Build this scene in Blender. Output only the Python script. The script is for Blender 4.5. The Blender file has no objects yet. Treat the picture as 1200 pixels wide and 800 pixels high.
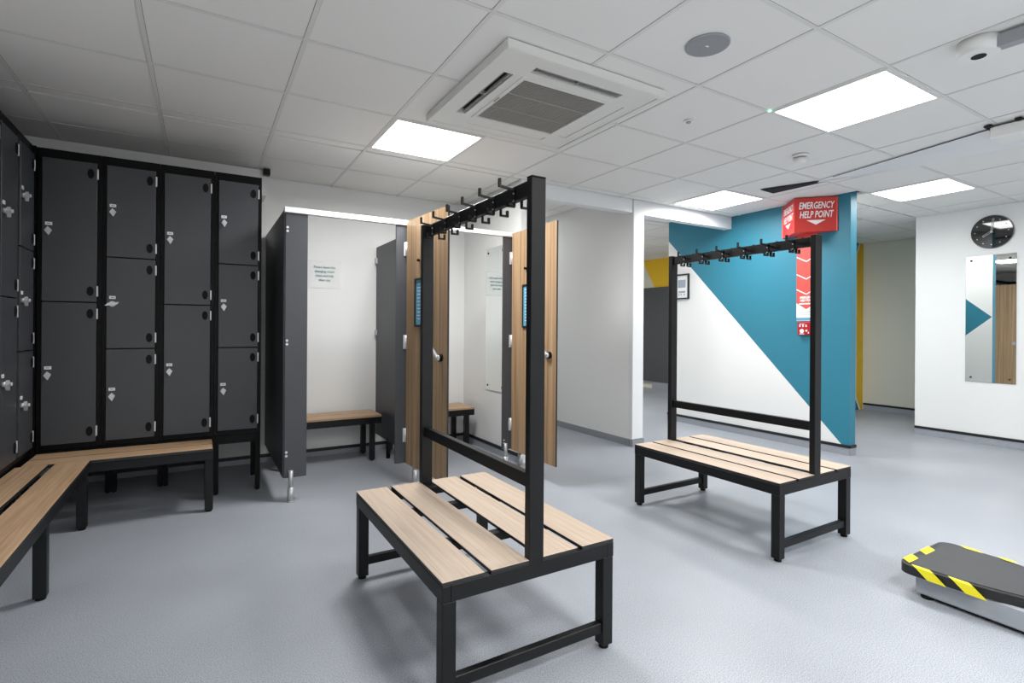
import bpy, bmesh, math, random
from mathutils import Vector, Matrix
random.seed(7)
sc = bpy.context.scene
COL = sc.collection
PI = math.pi

# ------------------------------------------------------------------ camera
CAM_H = 1.13
YAW, ROLL, FPX = 0.5371, 0.0065, 609.5
cam_data = bpy.data.cameras.new('camera')
cam = bpy.data.objects.new('camera', cam_data)
COL.objects.link(cam)
cam_data.sensor_width = 36.0
cam_data.lens = FPX / 1200.0 * 36.0
cam_data.shift_y = -15.25 / 1200.0
cam_data.clip_start = 0.02
_f = Vector((math.sin(YAW), math.cos(YAW), 0)); _r0 = Vector((math.cos(YAW), -math.sin(YAW), 0)); _u0 = Vector((0, 0, 1))
_r = _r0 * math.cos(ROLL) + _u0 * math.sin(ROLL); _u = _u0 * math.cos(ROLL) - _r0 * math.sin(ROLL)
cam.matrix_world = Matrix(((_r.x, _u.x, -_f.x, 0), (_r.y, _u.y, -_f.y, 0), (_r.z, _u.z, -_f.z, CAM_H), (0, 0, 0, 1)))
sc.camera = cam

# ------------------------------------------------------------------ world, exposure
w = bpy.data.worlds.new('world'); sc.world = w; w.use_nodes = True
w.node_tree.nodes['Background'].inputs[0].default_value = (0.02, 0.021, 0.023, 1)
w.node_tree.nodes['Background'].inputs[1].default_value = 1.0
sc.view_settings.view_transform = 'Standard'
sc.view_settings.look = 'None'
sc.view_settings.gamma = 1.0
sc.view_settings.use_curve_mapping = False
sc.view_settings.exposure = 0.27
LED_GLOW = 4.0            # visible glow of the panel diffusers
LED_WATT = 24.0           # light each panel throws down into the room

# ------------------------------------------------------------------ materials
def lin(c):
    c = c / 255.0
    return c / 12.92 if c <= 0.04045 else ((c + 0.055) / 1.055) ** 2.4
def rgb(r, g, b): return (lin(r), lin(g), lin(b), 1)

def base(name):
    m = bpy.data.materials.new(name); m.use_nodes = True
    nt = m.node_tree; b = nt.nodes['Principled BSDF']
    return m, nt, b

def plain(name, col, rough=0.5, metal=0.0, var=0.06, scale=6.0, bump=0.0, bscale=200.0, spec=0.5):
    m, nt, b = base(name)
    N = nt.nodes; L = nt.links
    tc = N.new('ShaderNodeTexCoord')
    nz = N.new('ShaderNodeTexNoise'); nz.inputs['Scale'].default_value = scale; nz.inputs['Detail'].default_value = 4
    L.new(tc.outputs['Object'], nz.inputs['Vector'])
    mx = N.new('ShaderNodeMix'); mx.data_type = 'RGBA'
    mx.inputs[6].default_value = tuple(max(0, c * (1 - var)) for c in col[:3]) + (1,)
    mx.inputs[7].default_value = tuple(min(1, c * (1 + var)) for c in col[:3]) + (1,)
    L.new(nz.outputs['Fac'], mx.inputs[0]); L.new(mx.outputs[2], b.inputs['Base Color'])
    b.inputs['Roughness'].default_value = rough; b.inputs['Metallic'].default_value = metal
    b.inputs['Specular IOR Level'].default_value = spec
    if bump:
        n2 = N.new('ShaderNodeTexNoise'); n2.inputs['Scale'].default_value = bscale; n2.inputs['Detail'].default_value = 3
        L.new(tc.outputs['Object'], n2.inputs['Vector'])
        bp = N.new('ShaderNodeBump'); bp.inputs['Strength'].default_value = bump; bp.inputs['Distance'].default_value = 0.002
        L.new(n2.outputs['Fac'], bp.inputs['Height']); L.new(bp.outputs['Normal'], b.inputs['Normal'])
    return m

def wood(name, dark, mid, light, scale, rough=0.45, wide=0.35):
    """scale: stretch of the grain along x, y, z"""
    m, nt, b = base(name); N = nt.nodes; L = nt.links
    tc = N.new('ShaderNodeTexCoord'); oi = N.new('ShaderNodeObjectInfo')
    mp = N.new('ShaderNodeMapping'); mp.inputs['Scale'].default_value = scale
    ad = N.new('ShaderNodeVectorMath'); ad.operation = 'ADD'
    cb = N.new('ShaderNodeCombineXYZ')
    ml = N.new('ShaderNodeMath'); ml.operation = 'MULTIPLY'; ml.inputs[1].default_value = 37.0
    L.new(oi.outputs['Random'], ml.inputs[0])
    for i in range(3): L.new(ml.outputs[0], cb.inputs[i])
    L.new(tc.outputs['Object'], mp.inputs['Vector']); L.new(mp.outputs[0], ad.inputs[0]); L.new(cb.outputs[0], ad.inputs[1])
    n1 = N.new('ShaderNodeTexNoise'); n1.inputs['Scale'].default_value = 1.0; n1.inputs['Detail'].default_value = 6; n1.inputs['Roughness'].default_value = 0.62; n1.inputs['Distortion'].default_value = wide
    L.new(ad.outputs[0], n1.inputs['Vector'])
    cr = N.new('ShaderNodeValToRGB'); e = cr.color_ramp.elements
    e[0].position = 0.30; e[0].color = dark; e[1].position = 0.70; e[1].color = light
    k = e.new(0.5); k.color = mid
    L.new(n1.outputs['Fac'], cr.inputs[0]); L.new(cr.outputs[0], b.inputs['Base Color'])
    b.inputs['Roughness'].default_value = rough; b.inputs['Specular IOR Level'].default_value = 0.35
    bp = N.new('ShaderNodeBump'); bp.inputs['Strength'].default_value = 0.08; bp.inputs['Distance'].default_value = 0.001
    L.new(n1.outputs['Fac'], bp.inputs['Height']); L.new(bp.outputs['Normal'], b.inputs['Normal'])
    return m

def emit(name, col, strength):
    m, nt, b = base(name)
    b.inputs['Base Color'].default_value = (0.8, 0.8, 0.8, 1)
    b.inputs['Emission Color'].default_value = col; b.inputs['Emission Strength'].default_value = strength
    return m

def floor_mat():
    m, nt, b = base('speckled grey vinyl'); N = nt.nodes; L = nt.links
    tc = N.new('ShaderNodeTexCoord')
    n1 = N.new('ShaderNodeTexNoise'); n1.inputs['Scale'].default_value = 270; n1.inputs['Detail'].default_value = 2
    n2 = N.new('ShaderNodeTexNoise'); n2.inputs['Scale'].default_value = 1.6; n2.inputs['Detail'].default_value = 4
    L.new(tc.outputs['Object'], n1.inputs['Vector']); L.new(tc.outputs['Object'], n2.inputs['Vector'])
    cr = N.new('ShaderNodeValToRGB'); e = cr.color_ramp.elements
    e[0].position = 0.36; e[0].color = rgb(128, 133, 141); e[1].position = 0.62; e[1].color = rgb(174, 179, 187)
    L.new(n1.outputs['Fac'], cr.inputs[0])
    mx = N.new('ShaderNodeMix'); mx.data_type = 'RGBA'; mx.blend_type = 'MULTIPLY'; mx.inputs[0].default_value = 1
    c2 = N.new('ShaderNodeValToRGB'); c2.color_ramp.elements[0].color = (0.9, 0.9, 0.9, 1); c2.color_ramp.elements[1].color = (1, 1, 1, 1)
    c2.color_ramp.elements[0].position = 0.35; c2.color_ramp.elements[1].position = 0.65
    L.new(n2.outputs['Fac'], c2.inputs[0]); L.new(cr.outputs[0], mx.inputs[6]); L.new(c2.outputs[0], mx.inputs[7])
    L.new(mx.outputs[2], b.inputs['Base Color'])
    b.inputs['Roughness'].default_value = 0.40; b.inputs['Specular IOR Level'].default_value = 0.45
    bp = N.new('ShaderNodeBump'); bp.inputs['Strength'].default_value = 0.006; bp.inputs['Distance'].default_value = 0.001
    L.new(n1.outputs['Fac'], bp.inputs['Height']); L.new(bp.outputs['Normal'], b.inputs['Normal'])
    return m

M = {}
M['floor'] = floor_mat()
M['cove'] = plain('coved vinyl skirting', rgb(140, 144, 150), 0.5, var=0.05, scale=60)
M['cap'] = plain('black capping strip', rgb(22, 23, 25), 0.5)
M['wall'] = plain('white emulsion wall', rgb(232, 233, 232), 0.6, var=0.015, scale=2.5, bump=0.04, bscale=320)
M['cream'] = plain('warm white emulsion wall', rgb(216, 214, 200), 0.6, var=0.015, scale=2.5)
M['blue'] = plain('teal blue emulsion', rgb(42, 121, 144), 0.5, var=0.03, scale=2.5, bump=0.03, bscale=320)
M['yellow'] = plain('mustard yellow emulsion', rgb(236, 190, 30), 0.55, var=0.03, scale=2.5)
M['white_paint'] = plain('white gloss trim', rgb(232, 234, 235), 0.4, var=0.01)
M['tile'] = plain('mineral fibre ceiling tile', rgb(238, 237, 234), 0.85, var=0.02, scale=3, bump=0.12, bscale=420, spec=0.2)
M['tee'] = plain('white ceiling grid', rgb(226, 225, 222), 0.6, var=0.02)
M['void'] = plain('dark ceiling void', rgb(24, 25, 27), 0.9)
M['black'] = plain('black powder coated steel', rgb(15, 16, 18), 0.42, var=0.1, scale=14, bump=0.05, bscale=600, spec=0.28)
M['rubber'] = plain('black rubber', rgb(9, 9, 10), 0.7, spec=0.2)
M['locker'] = plain('charcoal locker door laminate', rgb(56, 59, 63), 0.42, var=0.07, scale=9, bump=0.05, bscale=500)
M['lframe'] = plain('black locker frame', rgb(6, 6, 7), 0.45, var=0.08, spec=0.15)
M['panel'] = plain('dark grey cubicle laminate', rgb(65, 67, 72), 0.42, var=0.06, scale=8)
M['edge'] = plain('black laminate edge', rgb(26, 26, 27), 0.5)
M['steel'] = plain('brushed steel', rgb(178, 180, 182), 0.42, metal=0.7, var=0.06, scale=40)
M['hinge'] = plain('bright satin hinge', rgb(205, 207, 210), 0.35, metal=0.35, var=0.04, scale=30)
M['plate'] = plain('white number plate', rgb(225, 227, 228), 0.5, var=0.02)
M['ink'] = plain('dark print', rgb(52, 58, 62), 0.6)
M['rail'] = plain('silver white head rail', rgb(226, 228, 230), 0.35, metal=0.0, var=0.01)
M['slat'] = wood('pale oak bench slat', rgb(174, 155, 137), rgb(189, 171, 153), rgb(200, 183, 166), (110, 2.2, 60))
M['slatx'] = wood('pale oak bench slat crosswise', rgb(158, 128, 99), rgb(179, 148, 117), rgb(194, 165, 134), (2.2, 90, 60))
M['slatb'] = wood('brown oak bench slat', rgb(158, 128, 99), rgb(179, 148, 117), rgb(194, 165, 134), (90, 2.2, 60))
M['door'] = wood('striped oak door laminate', rgb(124, 98, 72), rgb(161, 133, 102), rgb(186, 160, 129), (48, 48, 0.7), wide=0.1)
def mirror_mat():
    m, nt, b = base('mirror glass'); N = nt.nodes; L = nt.links
    b.inputs['Base Color'].default_value = (0.86, 0.89, 0.88, 1); b.inputs['Metallic'].default_value = 1; b.inputs['Roughness'].default_value = 0.01
    return m
M['mirror'] = mirror_mat()
M['mirror_edge'] = plain('mirror glass edge', rgb(120, 138, 134), 0.2)
M['clock'] = plain('black glass clock face', rgb(12, 12, 14), 0.04, var=0.02, spec=1.0)
M['ac'] = plain('white air conditioner plastic', rgb(226, 226, 222), 0.5, var=0.01)
M['grille'] = plain('grey filter mesh', rgb(120, 118, 112), 0.7)
M['grille_bar'] = plain('grey grille bars', rgb(150, 148, 142), 0.6)
M['louvre'] = plain('dark louvre', rgb(70, 68, 62), 0.6)
M['speaker'] = plain('grey perforated speaker mesh', rgb(150, 152, 155), 0.7, var=0.15, scale=160)
M['red'] = plain('red sign', rgb(208, 52, 44), 0.45, var=0.03)
M['red_light'] = plain('coral red sign', rgb(224, 80, 72), 0.45, var=0.03)
M['red_box'] = plain('red plastic call box', rgb(176, 20, 26), 0.3, var=0.03)
M['white'] = plain('white print', rgb(245, 245, 245), 0.5, var=0.01)
M['skyblue'] = plain('blue notice sheet', rgb(96, 160, 190), 0.4, var=0.05, scale=12)
M['paper'] = plain('white paper', rgb(236, 238, 238), 0.5, var=0.01)
M['paper_grey'] = plain('grey blue print', rgb(158, 166, 182), 0.6, var=0.08, scale=30)
M['teal_ink'] = plain('teal print', rgb(122, 156, 160), 0.6)
def acrylic():
    m, nt, b = base('clear acrylic'); N = nt.nodes; L = nt.links
    b.inputs['Base Color'].default_value = (0.9, 0.93, 0.93, 1); b.inputs['Roughness'].default_value = 0.08
    tr = N.new('ShaderNodeBsdfTransparent'); tr.inputs[0].default_value = (1, 1, 1, 1)
    mx = N.new('ShaderNodeMixShader'); mx.inputs[0].default_value = 0.05
    L.new(tr.outputs[0], mx.inputs[1]); L.new(b.outputs[0], mx.inputs[2]); L.new(mx.outputs[0], N['Material Output'].inputs['Surface'])
    return m
M['acrylic'] = acrylic()
M['scale_body'] = plain('silver grey platform body', rgb(150, 155, 162), 0.4, var=0.03)
M['scale_deck'] = plain('charcoal rubber deck', rgb(58, 59, 62), 0.55, var=0.1, scale=14, bump=0.1, bscale=300)
M['haz_yellow'] = plain('yellow hazard tape', rgb(236, 224, 30), 0.4, var=0.03)
M['haz_black'] = plain('black hazard tape', rgb(22, 22, 23), 0.4)
M['led'] = emit('led diffuser', (1.0, 0.99, 0.975, 1), LED_GLOW)
M['green_led'] = emit('green indicator', (0.2, 1.0, 0.5, 1), 3.0)
M['sensor'] = plain('white plastic sensor', rgb(238, 238, 236), 0.45, var=0.01)
M['trunk'] = plain('grey plastic trunking', rgb(158, 160, 164), 0.5, var=0.02)

# ------------------------------------------------------------------ mesh helpers
def new_bm(): return bmesh.new()
def box(bm, x0, x1, y0, y1, z0, z1, bev=0.0, mi=0):
    vs = [bm.verts.new(p) for p in ((x0,y0,z0),(x1,y0,z0),(x1,y1,z0),(x0,y1,z0),(x0,y0,z1),(x1,y0,z1),(x1,y1,z1),(x0,y1,z1))]
    fs = [bm.faces.new([vs[i] for i in q]) for q in ((0,3,2,1),(4,5,6,7),(0,1,5,4),(1,2,6,5),(2,3,7,6),(3,0,4,7))]
    for f in fs: f.material_index = mi
    if bev > 0:
        es = list({e for f in fs for e in f.edges})
        r = bmesh.ops.bevel(bm, geom=es, offset=bev, segments=1, affect='EDGES', profile=0.5)
        for f in r['faces']: f.material_index = mi
    return fs
def prism(bm, poly, z0, z1, axis='z', mi=0):
    """poly: 2-D outline; axis 'z' -> (x,y) extruded in z; 'x' -> (y,z) extruded in x; 'y' -> (x,z) extruded in y"""
    def P(a, b, c): return {'z': (a, b, c), 'x': (c, a, b), 'y': (a, c, b)}[axis]
    lo = [bm.verts.new(P(a, b, z0)) for a, b in poly]; hi = [bm.verts.new(P(a, b, z1)) for a, b in poly]
    n = len(poly); fs = []
    fs.append(bm.faces.new(lo[::-1])); fs.append(bm.faces.new(hi))
    for i in range(n): fs.append(bm.faces.new((lo[i], lo[(i+1) % n], hi[(i+1) % n], hi[i])))
    for f in fs: f.material_index = mi
    return fs
def cyl(bm, p, r, h, axis='z', n=20, r2=None, mi=0):
    r2 = r if r2 is None else r2
    ax = {'x': Vector((1,0,0)), 'y': Vector((0,1,0)), 'z': Vector((0,0,1))}[axis] if isinstance(axis, str) else Vector(axis).normalized()
    q = Vector((0,0,1)).rotation_difference(ax); p = Vector(p)
    lo = []; hi = []
    for i in range(n):
        a = 2*PI*i/n; c, s = math.cos(a), math.sin(a)
        lo.append(bm.verts.new(p + q @ Vector((r*c, r*s, 0)))); hi.append(bm.verts.new(p + q @ Vector((r2*c, r2*s, h))))
    fs = [bm.faces.new(lo[::-1]), bm.faces.new(hi)]
    for i in range(n):
        f = bm.faces.new((lo[i], lo[(i+1) % n], hi[(i+1) % n], hi[i])); f.smooth = True; fs.append(f)
    for f in fs: f.material_index = mi
    return fs
def bar(bm, a, b, wd, ht, mi=0):
    """rectangular bar from a to b"""
    a, b = Vector(a), Vector(b); d = (b - a).normalized()
    up = Vector((0,0,1)) if abs(d.z) < 0.9 else Vector((0,1,0))
    s = d.cross(up).normalized() * wd/2; t = s.cross(d).normalized() * ht/2
    v = [bm.verts.new(p + i*s + j*t) for p in (a, b) for i, j in ((-1,-1),(1,-1),(1,1),(-1,1))]
    for q in ((3,2,1,0),(4,5,6,7),(0,1,5,4),(1,2,6,5),(2,3,7,6),(3,0,4,7)):
        f = bm.faces.new([v[i] for i in q]); f.material_index = mi
def fin(bm): bmesh.ops.recalc_face_normals(bm, faces=bm.faces[:])
def mesh_of(name, bm, mats):
    fin(bm); me = bpy.data.meshes.new(name); bm.to_mesh(me); bm.free()
    for m in (mats if isinstance(mats, (list, tuple)) else [mats]): me.materials.append(M[m] if isinstance(m, str) else m)
    return me
def link(name, me, parent=None, loc=None):
    o = bpy.data.objects.new(name, me); COL.objects.link(o)
    if parent is not None: o.parent = parent
    if loc is not None: o.location = loc
    return o
def obj(name, bm, mats, parent=None, loc=None): return link(name, mesh_of(name, bm, mats), parent, loc)
def bobj(name, dims, mats, parent=None, bev=0.0):
    bm = new_bm(); box(bm, *dims, bev=bev); return obj(name, bm, mats, parent)
def tag(o, label=None, cat=None, group=None, kind=None):
    if label: o['label'] = label
    if cat: o['category'] = cat
    if group: o['group'] = group
    if kind: o['kind'] = kind
    return o
def slat_obj(dims, wm, parent):
    bm = new_bm(); box(bm, *dims, bev=.0012); bm.normal_update()
    for f in bm.faces: f.material_index = 0 if f.normal.z > .5 else 1
    return obj('slat', bm, [wm, 'edge'], parent)
def empty(name, loc=(0,0,0), rz=0.0, label=None, cat=None, group=None):
    o = bpy.data.objects.new(name, None); COL.objects.link(o)
    o.location = loc; o.rotation_euler = (0, 0, rz); o.empty_display_size = 0.1
    return tag(o, label, cat, group)
def struct(name, bm, mats, parent=None): return tag(obj(name, bm, mats, parent), kind='structure')
def copy_tree(o, parent=None):
    c = o.copy(); COL.objects.link(c); c.parent = parent
    for ch in list(o.children): copy_tree(ch, c)
    return c
def text_mesh(name, lines, size, mat, parent, M4, spacing=1.0, shear=0.0, bold=0.0, align='CENTER', ext=0.0006, width=None):
    cu = bpy.data.curves.new(name + '_curve', 'FONT'); cu.body = lines; cu.size = size; cu.align_x = align; cu.align_y = 'CENTER'
    cu.space_line = spacing; cu.shear = shear; cu.offset = bold; cu.extrude = ext; cu.resolution_u = 2
    t = bpy.data.objects.new(name + '_tmp', cu); COL.objects.link(t)
    dg = bpy.context.evaluated_depsgraph_get()
    me = bpy.data.meshes.new_from_object(t.evaluated_get(dg)); me.name = name
    bpy.data.objects.remove(t); bpy.data.curves.remove(cu)
    if width:
        xs = [v.co.x for v in me.vertices]; k = width / (max(xs) - min(xs))
        for v in me.vertices: v.co.x *= k
    me.transform(M4); me.materials.clear(); me.materials.append(M[mat])
    return link(name, me, parent)
def basis(origin, ex, ey):
    ex = Vector(ex).normalized(); ey = Vector(ey).normalized(); ez = ex.cross(ey); o = Vector(origin)
    return Matrix(((ex.x, ey.x, ez.x, o.x), (ex.y, ey.y, ez.y, o.y), (ex.z, ey.z, ez.z, o.z), (0, 0, 0, 1)))

# ------------------------------------------------------------------ room dimensions (metres)
ZC = 2.38           # suspended ceiling
ZB = 2.47           # ceiling beyond the beam
XL, XR = -1.33, 6.75
YB, YN = 4.80, -3.00
GX, GY, TS = 0.979, 2.407, 0.6     # ceiling grid origin and module
Y_BEAM = 3.71
XBLUE = 5.03; BW_T = 0.10; BW_Y0, BW_Y1 = 2.475, 4.61

# ------------------------------------------------------------------ structure
bm = new_bm(); box(bm, XL - .1, 8.4, YN - .1, 9.1, -0.08, 0.0); struct('floor', bm, 'floor')

bm = new_bm(); box(bm, XL - .12, XL, YN, YB + .12, 0, 2.6); wall_left = struct('wall_left', bm, 'wall')
bm = new_bm(); box(bm, XL, 2.40, YB, YB + .12, 0, 2.6); wall_back = struct('wall_back', bm, 'wall')
bm = new_bm(); box(bm, XL, XR + .12, YN - .12, YN, 0, 2.6); struct('wall_front', bm, 'wall')
bm = new_bm(); box(bm, XR, XR + .12, YN, 2.65, 0, 2.6); struct('wall_right', bm, 'wall')
# short wall that closes the second cubicle, then the passage beyond
bm = new_bm(); box(bm, 2.29, 2.40, Y_BEAM, YB, 0, 2.6); struct('wall_cubicle', bm, 'wall')
bm = new_bm(); box(bm, 2.28, 2.40, YB + .12, 6.5, 0, 2.6); box(bm, 2.28, 3.56, 6.5, 6.62, 0, 2.6); struct('wall_passage', bm, 'wall')
# free standing partition with its end post
bm = new_bm(); box(bm, 3.56, 3.69, Y_BEAM + .02, 9.0, 0, 2.6); wall_part = struct('wall_partition', bm, 'wall')
bm = new_bm(); box(bm, 3.555, 3.695, Y_BEAM - .012, Y_BEAM + .02, .07, ZC - .002, bev=.004); struct('trim_1', bm, 'white_paint', )
bm = new_bm(); box(bm, 2.40, 3.55, Y_BEAM, Y_BEAM + .09, 2.252, 2.6); box(bm, 3.70, XBLUE, Y_BEAM, Y_BEAM + .09, 2.246, 2.6); struct('wall_beam', bm, 'white_paint')

# teal wall with a white painted triangle, and on its far side a white face with a teal triangle
def painted_wall():
    bm = new_bm(); x0, x1 = XBLUE, XBLUE + BW_T; y0, y1 = BW_Y0, BW_Y1; H = 2.6
    V = lambda x, y, z: bm.verts.new((x, y, z))
    def face(pts, mi): f = bm.faces.new([V(*p) for p in pts]); f.material_index = mi
    zt = 2.235; zb = 0.02                      # the diagonal runs from (y1, zt) to (y0, zb)
    face([(x0,y1,zt),(x0,y1,H),(x0,y0,H),(x0,y0,zb)], 0)
    face([(x0,y1,0),(x0,y1,zt),(x0,y0,zb),(x0,y0,0)], 1)
    face([(x0,y0,0),(x0,y0,H),(x1,y0,H),(x1,y0,0)], 0)           # end
    face([(x0,y1,0),(x1,y1,0),(x1,y1,H),(x0,y1,H)], 1)
    # back face: white with a teal triangle whose tip points to the end of the wall
    yt, zm = BW_Y0 + .005, 1.31; yu = yt + (H - zm)/.906; yd = yt + zm/.906
    face([(x1,yt,zm),(x1,yu,H),(x1,y1,H),(x1,y1,0),(x1,yd,0)], 0)
    face([(x1,y0,zm),(x1,yt,zm),(x1,yu,H),(x1,y0,H)], 1)
    face([(x1,y0,0),(x1,yd,0),(x1,yt,zm),(x1,y0,zm)], 1)
    face([(x0,y0,H),(x0,y1,H),(x1,y1,H),(x1,y0,H)], 0)
    me = bpy.data.meshes.new('wall_center'); bm.to_mesh(me); bm.free()
    me.materials.append(M['blue']); me.materials.append(M['wall'])
    return tag(link('wall_center', me), kind='structure')
painted_wall()

# corridor beyond the teal wall: cream side wall, yellow end wall
bm = new_bm(); box(bm, 8.20, 8.32, 2.53, 3.98, 0, 2.6); struct('wall_corridor', bm, 'cream')
bm = new_bm(); box(bm, XR + .12, 8.20, 2.53, 2.65, 0, 2.6); struct('wall_return', bm, 'cream')
def end_wall():
    bm = new_bm(); y = 3.86
    def face(p, mi): f = bm.faces.new([bm.verts.new((a, y, b)) for a, b in p]); f.material_index = mi
    x0, xm, x1 = 6.9, 7.99, 8.20
    # yellow field between two teal corners, each set off by a white line
    face([(x0,2.6),(x1 - .02,2.6),(xm,2.22),(xm - .3,1.7),(xm-.3,1.3),(xm,.17),(8.10,.0),(x0,0)], 0)
    face([(x1 - .02,2.6),(x1,2.6),(x1,2.55),(xm+.03,2.20),(xm+.03,.19),(8.14,0),(8.10,0),(xm,.17),(xm-.3,1.3),(xm-.3,1.7),(xm,2.22)], 1)
    face([(x1,2.55),(x1,0),(8.14,0),(xm+.03,.19),(xm+.03,2.20)], 2)
    me = bpy.data.meshes.new('wall_end'); bm.to_mesh(me); bm.free()
    for k in ('blue', 'wall', 'yellow'): me.materials.append(M[k])
    o = tag(link('wall_end', me), kind='structure')
    s = o.modifiers.new('thickness', 'SOLIDIFY'); s.thickness = 0.1; s.offset = 1 if me.polygons[0].normal.y > 0 else -1
    return o
end_wall()
# far space beyond the beam
def far_wall():
    bm = new_bm(); x = 7.45
    def face(p, mi): f = bm.faces.new([bm.verts.new((x, a, b)) for a, b in p]); f.material_index = mi
    face([(9.0,2.6),(4.5,2.6),(4.5,0),(6.05,0),(7.45,2.40),(7.58,2.6)][1:] , 0)
    face([(9.0,2.6),(7.58,2.6),(7.45,2.40),(6.05,0),(9.0,0)], 1)
    me = bpy.data.meshes.new('wall_far'); bm.to_mesh(me); bm.free()
    for k in ('yellow', 'cream'): me.materials.append(M[k])
    o = tag(link('wall_far', me), kind='structure')
    s = o.modifiers.new('thickness', 'SOLIDIFY'); s.thickness = 0.1; s.offset = -1 if me.polygons[0].normal.x < 0 else 1
far_wall()
bm = new_bm(); box(bm, 3.69, 7.45, 9.0, 9.12, 0, 2.6); struct('wall_rear', bm, 'cream')
bm = new_bm(); box(bm, 6.95, 7.05, 3.96, 4.5, 0, 2.6); box(bm, 7.05, 7.45, 4.4, 4.5, 0, 2.6); struct('wall_nook', bm, 'wall')

# skirtings: coved vinyl with a black capping strip
def skirting(name, x0, x1, y0, y1, h, cap=True):
    bm = new_bm(); box(bm, x0, x1, y0, y1, 0.0005, h)
    s = struct(name, bm, 'floor' if cap else 'cove')
    if cap:
        gx = .004 if (x1 - x0) < (y1 - y0) else 0; gy = .004 if gx == 0 else 0
        bm = new_bm(); box(bm, x0 - gx, x1 + gx, y0 - gy, y1 + gy, h, h + .026); obj('capping_strip', bm, 'cap', s)
    return s
skirting('baseboard_back', XL, 2.29, YB - .008, YB - .0005, .042)
skirting('baseboard_right', XR - .008, XR - .0005, YN, 2.65, .068)
skirting('baseboard_center', XBLUE - .008, XBLUE - .0005, BW_Y0, BW_Y1, .066)
skirting('baseboard_end', XBLUE, XBLUE + BW_T, BW_Y0 - .008, BW_Y0 - .0005, .066)
skirting('baseboard_cubicle', 2.282, 2.2895, Y_BEAM + .02, YB - .012, .055)
skirting('baseboard_partition', 3.552, 3.5595, Y_BEAM + .03, 6.5, .066, cap=False)
skirting('baseboard_partition_end', 3.552, 3.70, Y_BEAM - .02, Y_BEAM - .0005 + .02, .066, cap=False)
skirting('baseboard_corridor', 8.192, 8.1995, 2.66, 3.85, .068)
skirting('baseboard_left', XL + .0005, XL + .008, YN, YB - .01, .055)

# ------------------------------------------------------------------ ceiling: tiles and tee bars
LEDS = {(0, 1), (3, -2), (5, 1), (7, -1), (3, -5), (0, -5), (6, -7), (3, -8), (0, -8), (-2, -7), (3, 5), (7, 1), (6, 5), (6, 8)}
bm = new_bm(); box(bm, XL - .1, 8.4, YN - .1, Y_BEAM + .05, 2.55, 2.58); box(bm, XL - .1, 2.40, Y_BEAM, YB + .1, 2.55, 2.58); box(bm, 2.40, 8.4, Y_BEAM, 9.1, 2.55, 2.58)
ceiling = struct('ceiling', bm, 'void')
def tile_mesh(x0, x1, y0, y1, name='ceiling_tile'):
    bm = new_bm(); g = .0108; box(bm, x0 + g, x1 - g, y0 + g, y1 - g, 0, .015); return mesh_of(name, bm, 'tile')
full = tile_mesh(0, TS, 0, TS)
cuts = {}
def put_tile(x0, y0, x1, y1, z):
    """a tile of the module, cut where a wall stops it"""
    k = (round(x1 - x0, 4), round(y1 - y0, 4))
    if k == (TS, TS): me = full
    else:
        if k not in cuts: cuts[k] = tile_mesh(0, k[0], 0, k[1])
        me = cuts[k]
    link('ceiling_tile', me, ceiling, (x0, y0, z))
def fill(xa, xb, ya, yb, z, skip=()):
    i0 = math.floor((xa - GX) / TS); i1 = math.ceil((xb - GX) / TS)
    j0 = math.floor((ya - GY) / TS); j1 = math.ceil((yb - GY) / TS)
    for i in range(i0, i1):
        for j in range(j0, j1):
            if (i, j) in skip: continue
            x0 = max(xa, GX + TS*i); x1 = min(xb, GX + TS*(i+1)); y0 = max(ya, GY + TS*j); y1 = min(yb, GY + TS*(j+1))
            if x1 - x0 < .02 or y1 - y0 < .02: continue
            put_tile(x0, y0, x1, y1, z)
    tb = .0095
    for i in range(i0, i1 + 1):
        x = GX + TS*i
        if xa + 1e-6 < x <= xb + 1e-6:
            bm = new_bm(); box(bm, x - tb, x + tb, ya, yb, z - .003, z - .0003); obj('tee_bar', bm, 'tee', ceiling)
    for j in range(j0, j1 + 1):
        y = GY + TS*j
        if ya + 1e-6 < y <= yb + 1e-6:
            bm = new_bm(); box(bm, xa, xb, y - tb, y + tb, z - .0026, z - .0003); obj('tee_bar', bm, 'tee', ceiling)
fill(XL, XR, YN, 2.407, ZC, LEDS)
fill(XL, XBLUE, 2.407, Y_BEAM, ZC, LEDS)
fill(XL, 2.29, Y_BEAM, YB, ZC, LEDS)
fill(XBLUE + BW_T, 8.2, 2.65, 3.86, ZC, LEDS)
fill(XBLUE + BW_T, XR, 2.407, 2.65, ZC, LEDS)
fill(2.40, 3.56, Y_BEAM + .09, 6.5, ZB, LEDS)
fill(3.69, 7.45, 4.65, 9.0, ZB, LEDS)
fill(3.69, XBLUE, Y_BEAM + .09, 4.65, ZB)
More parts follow.
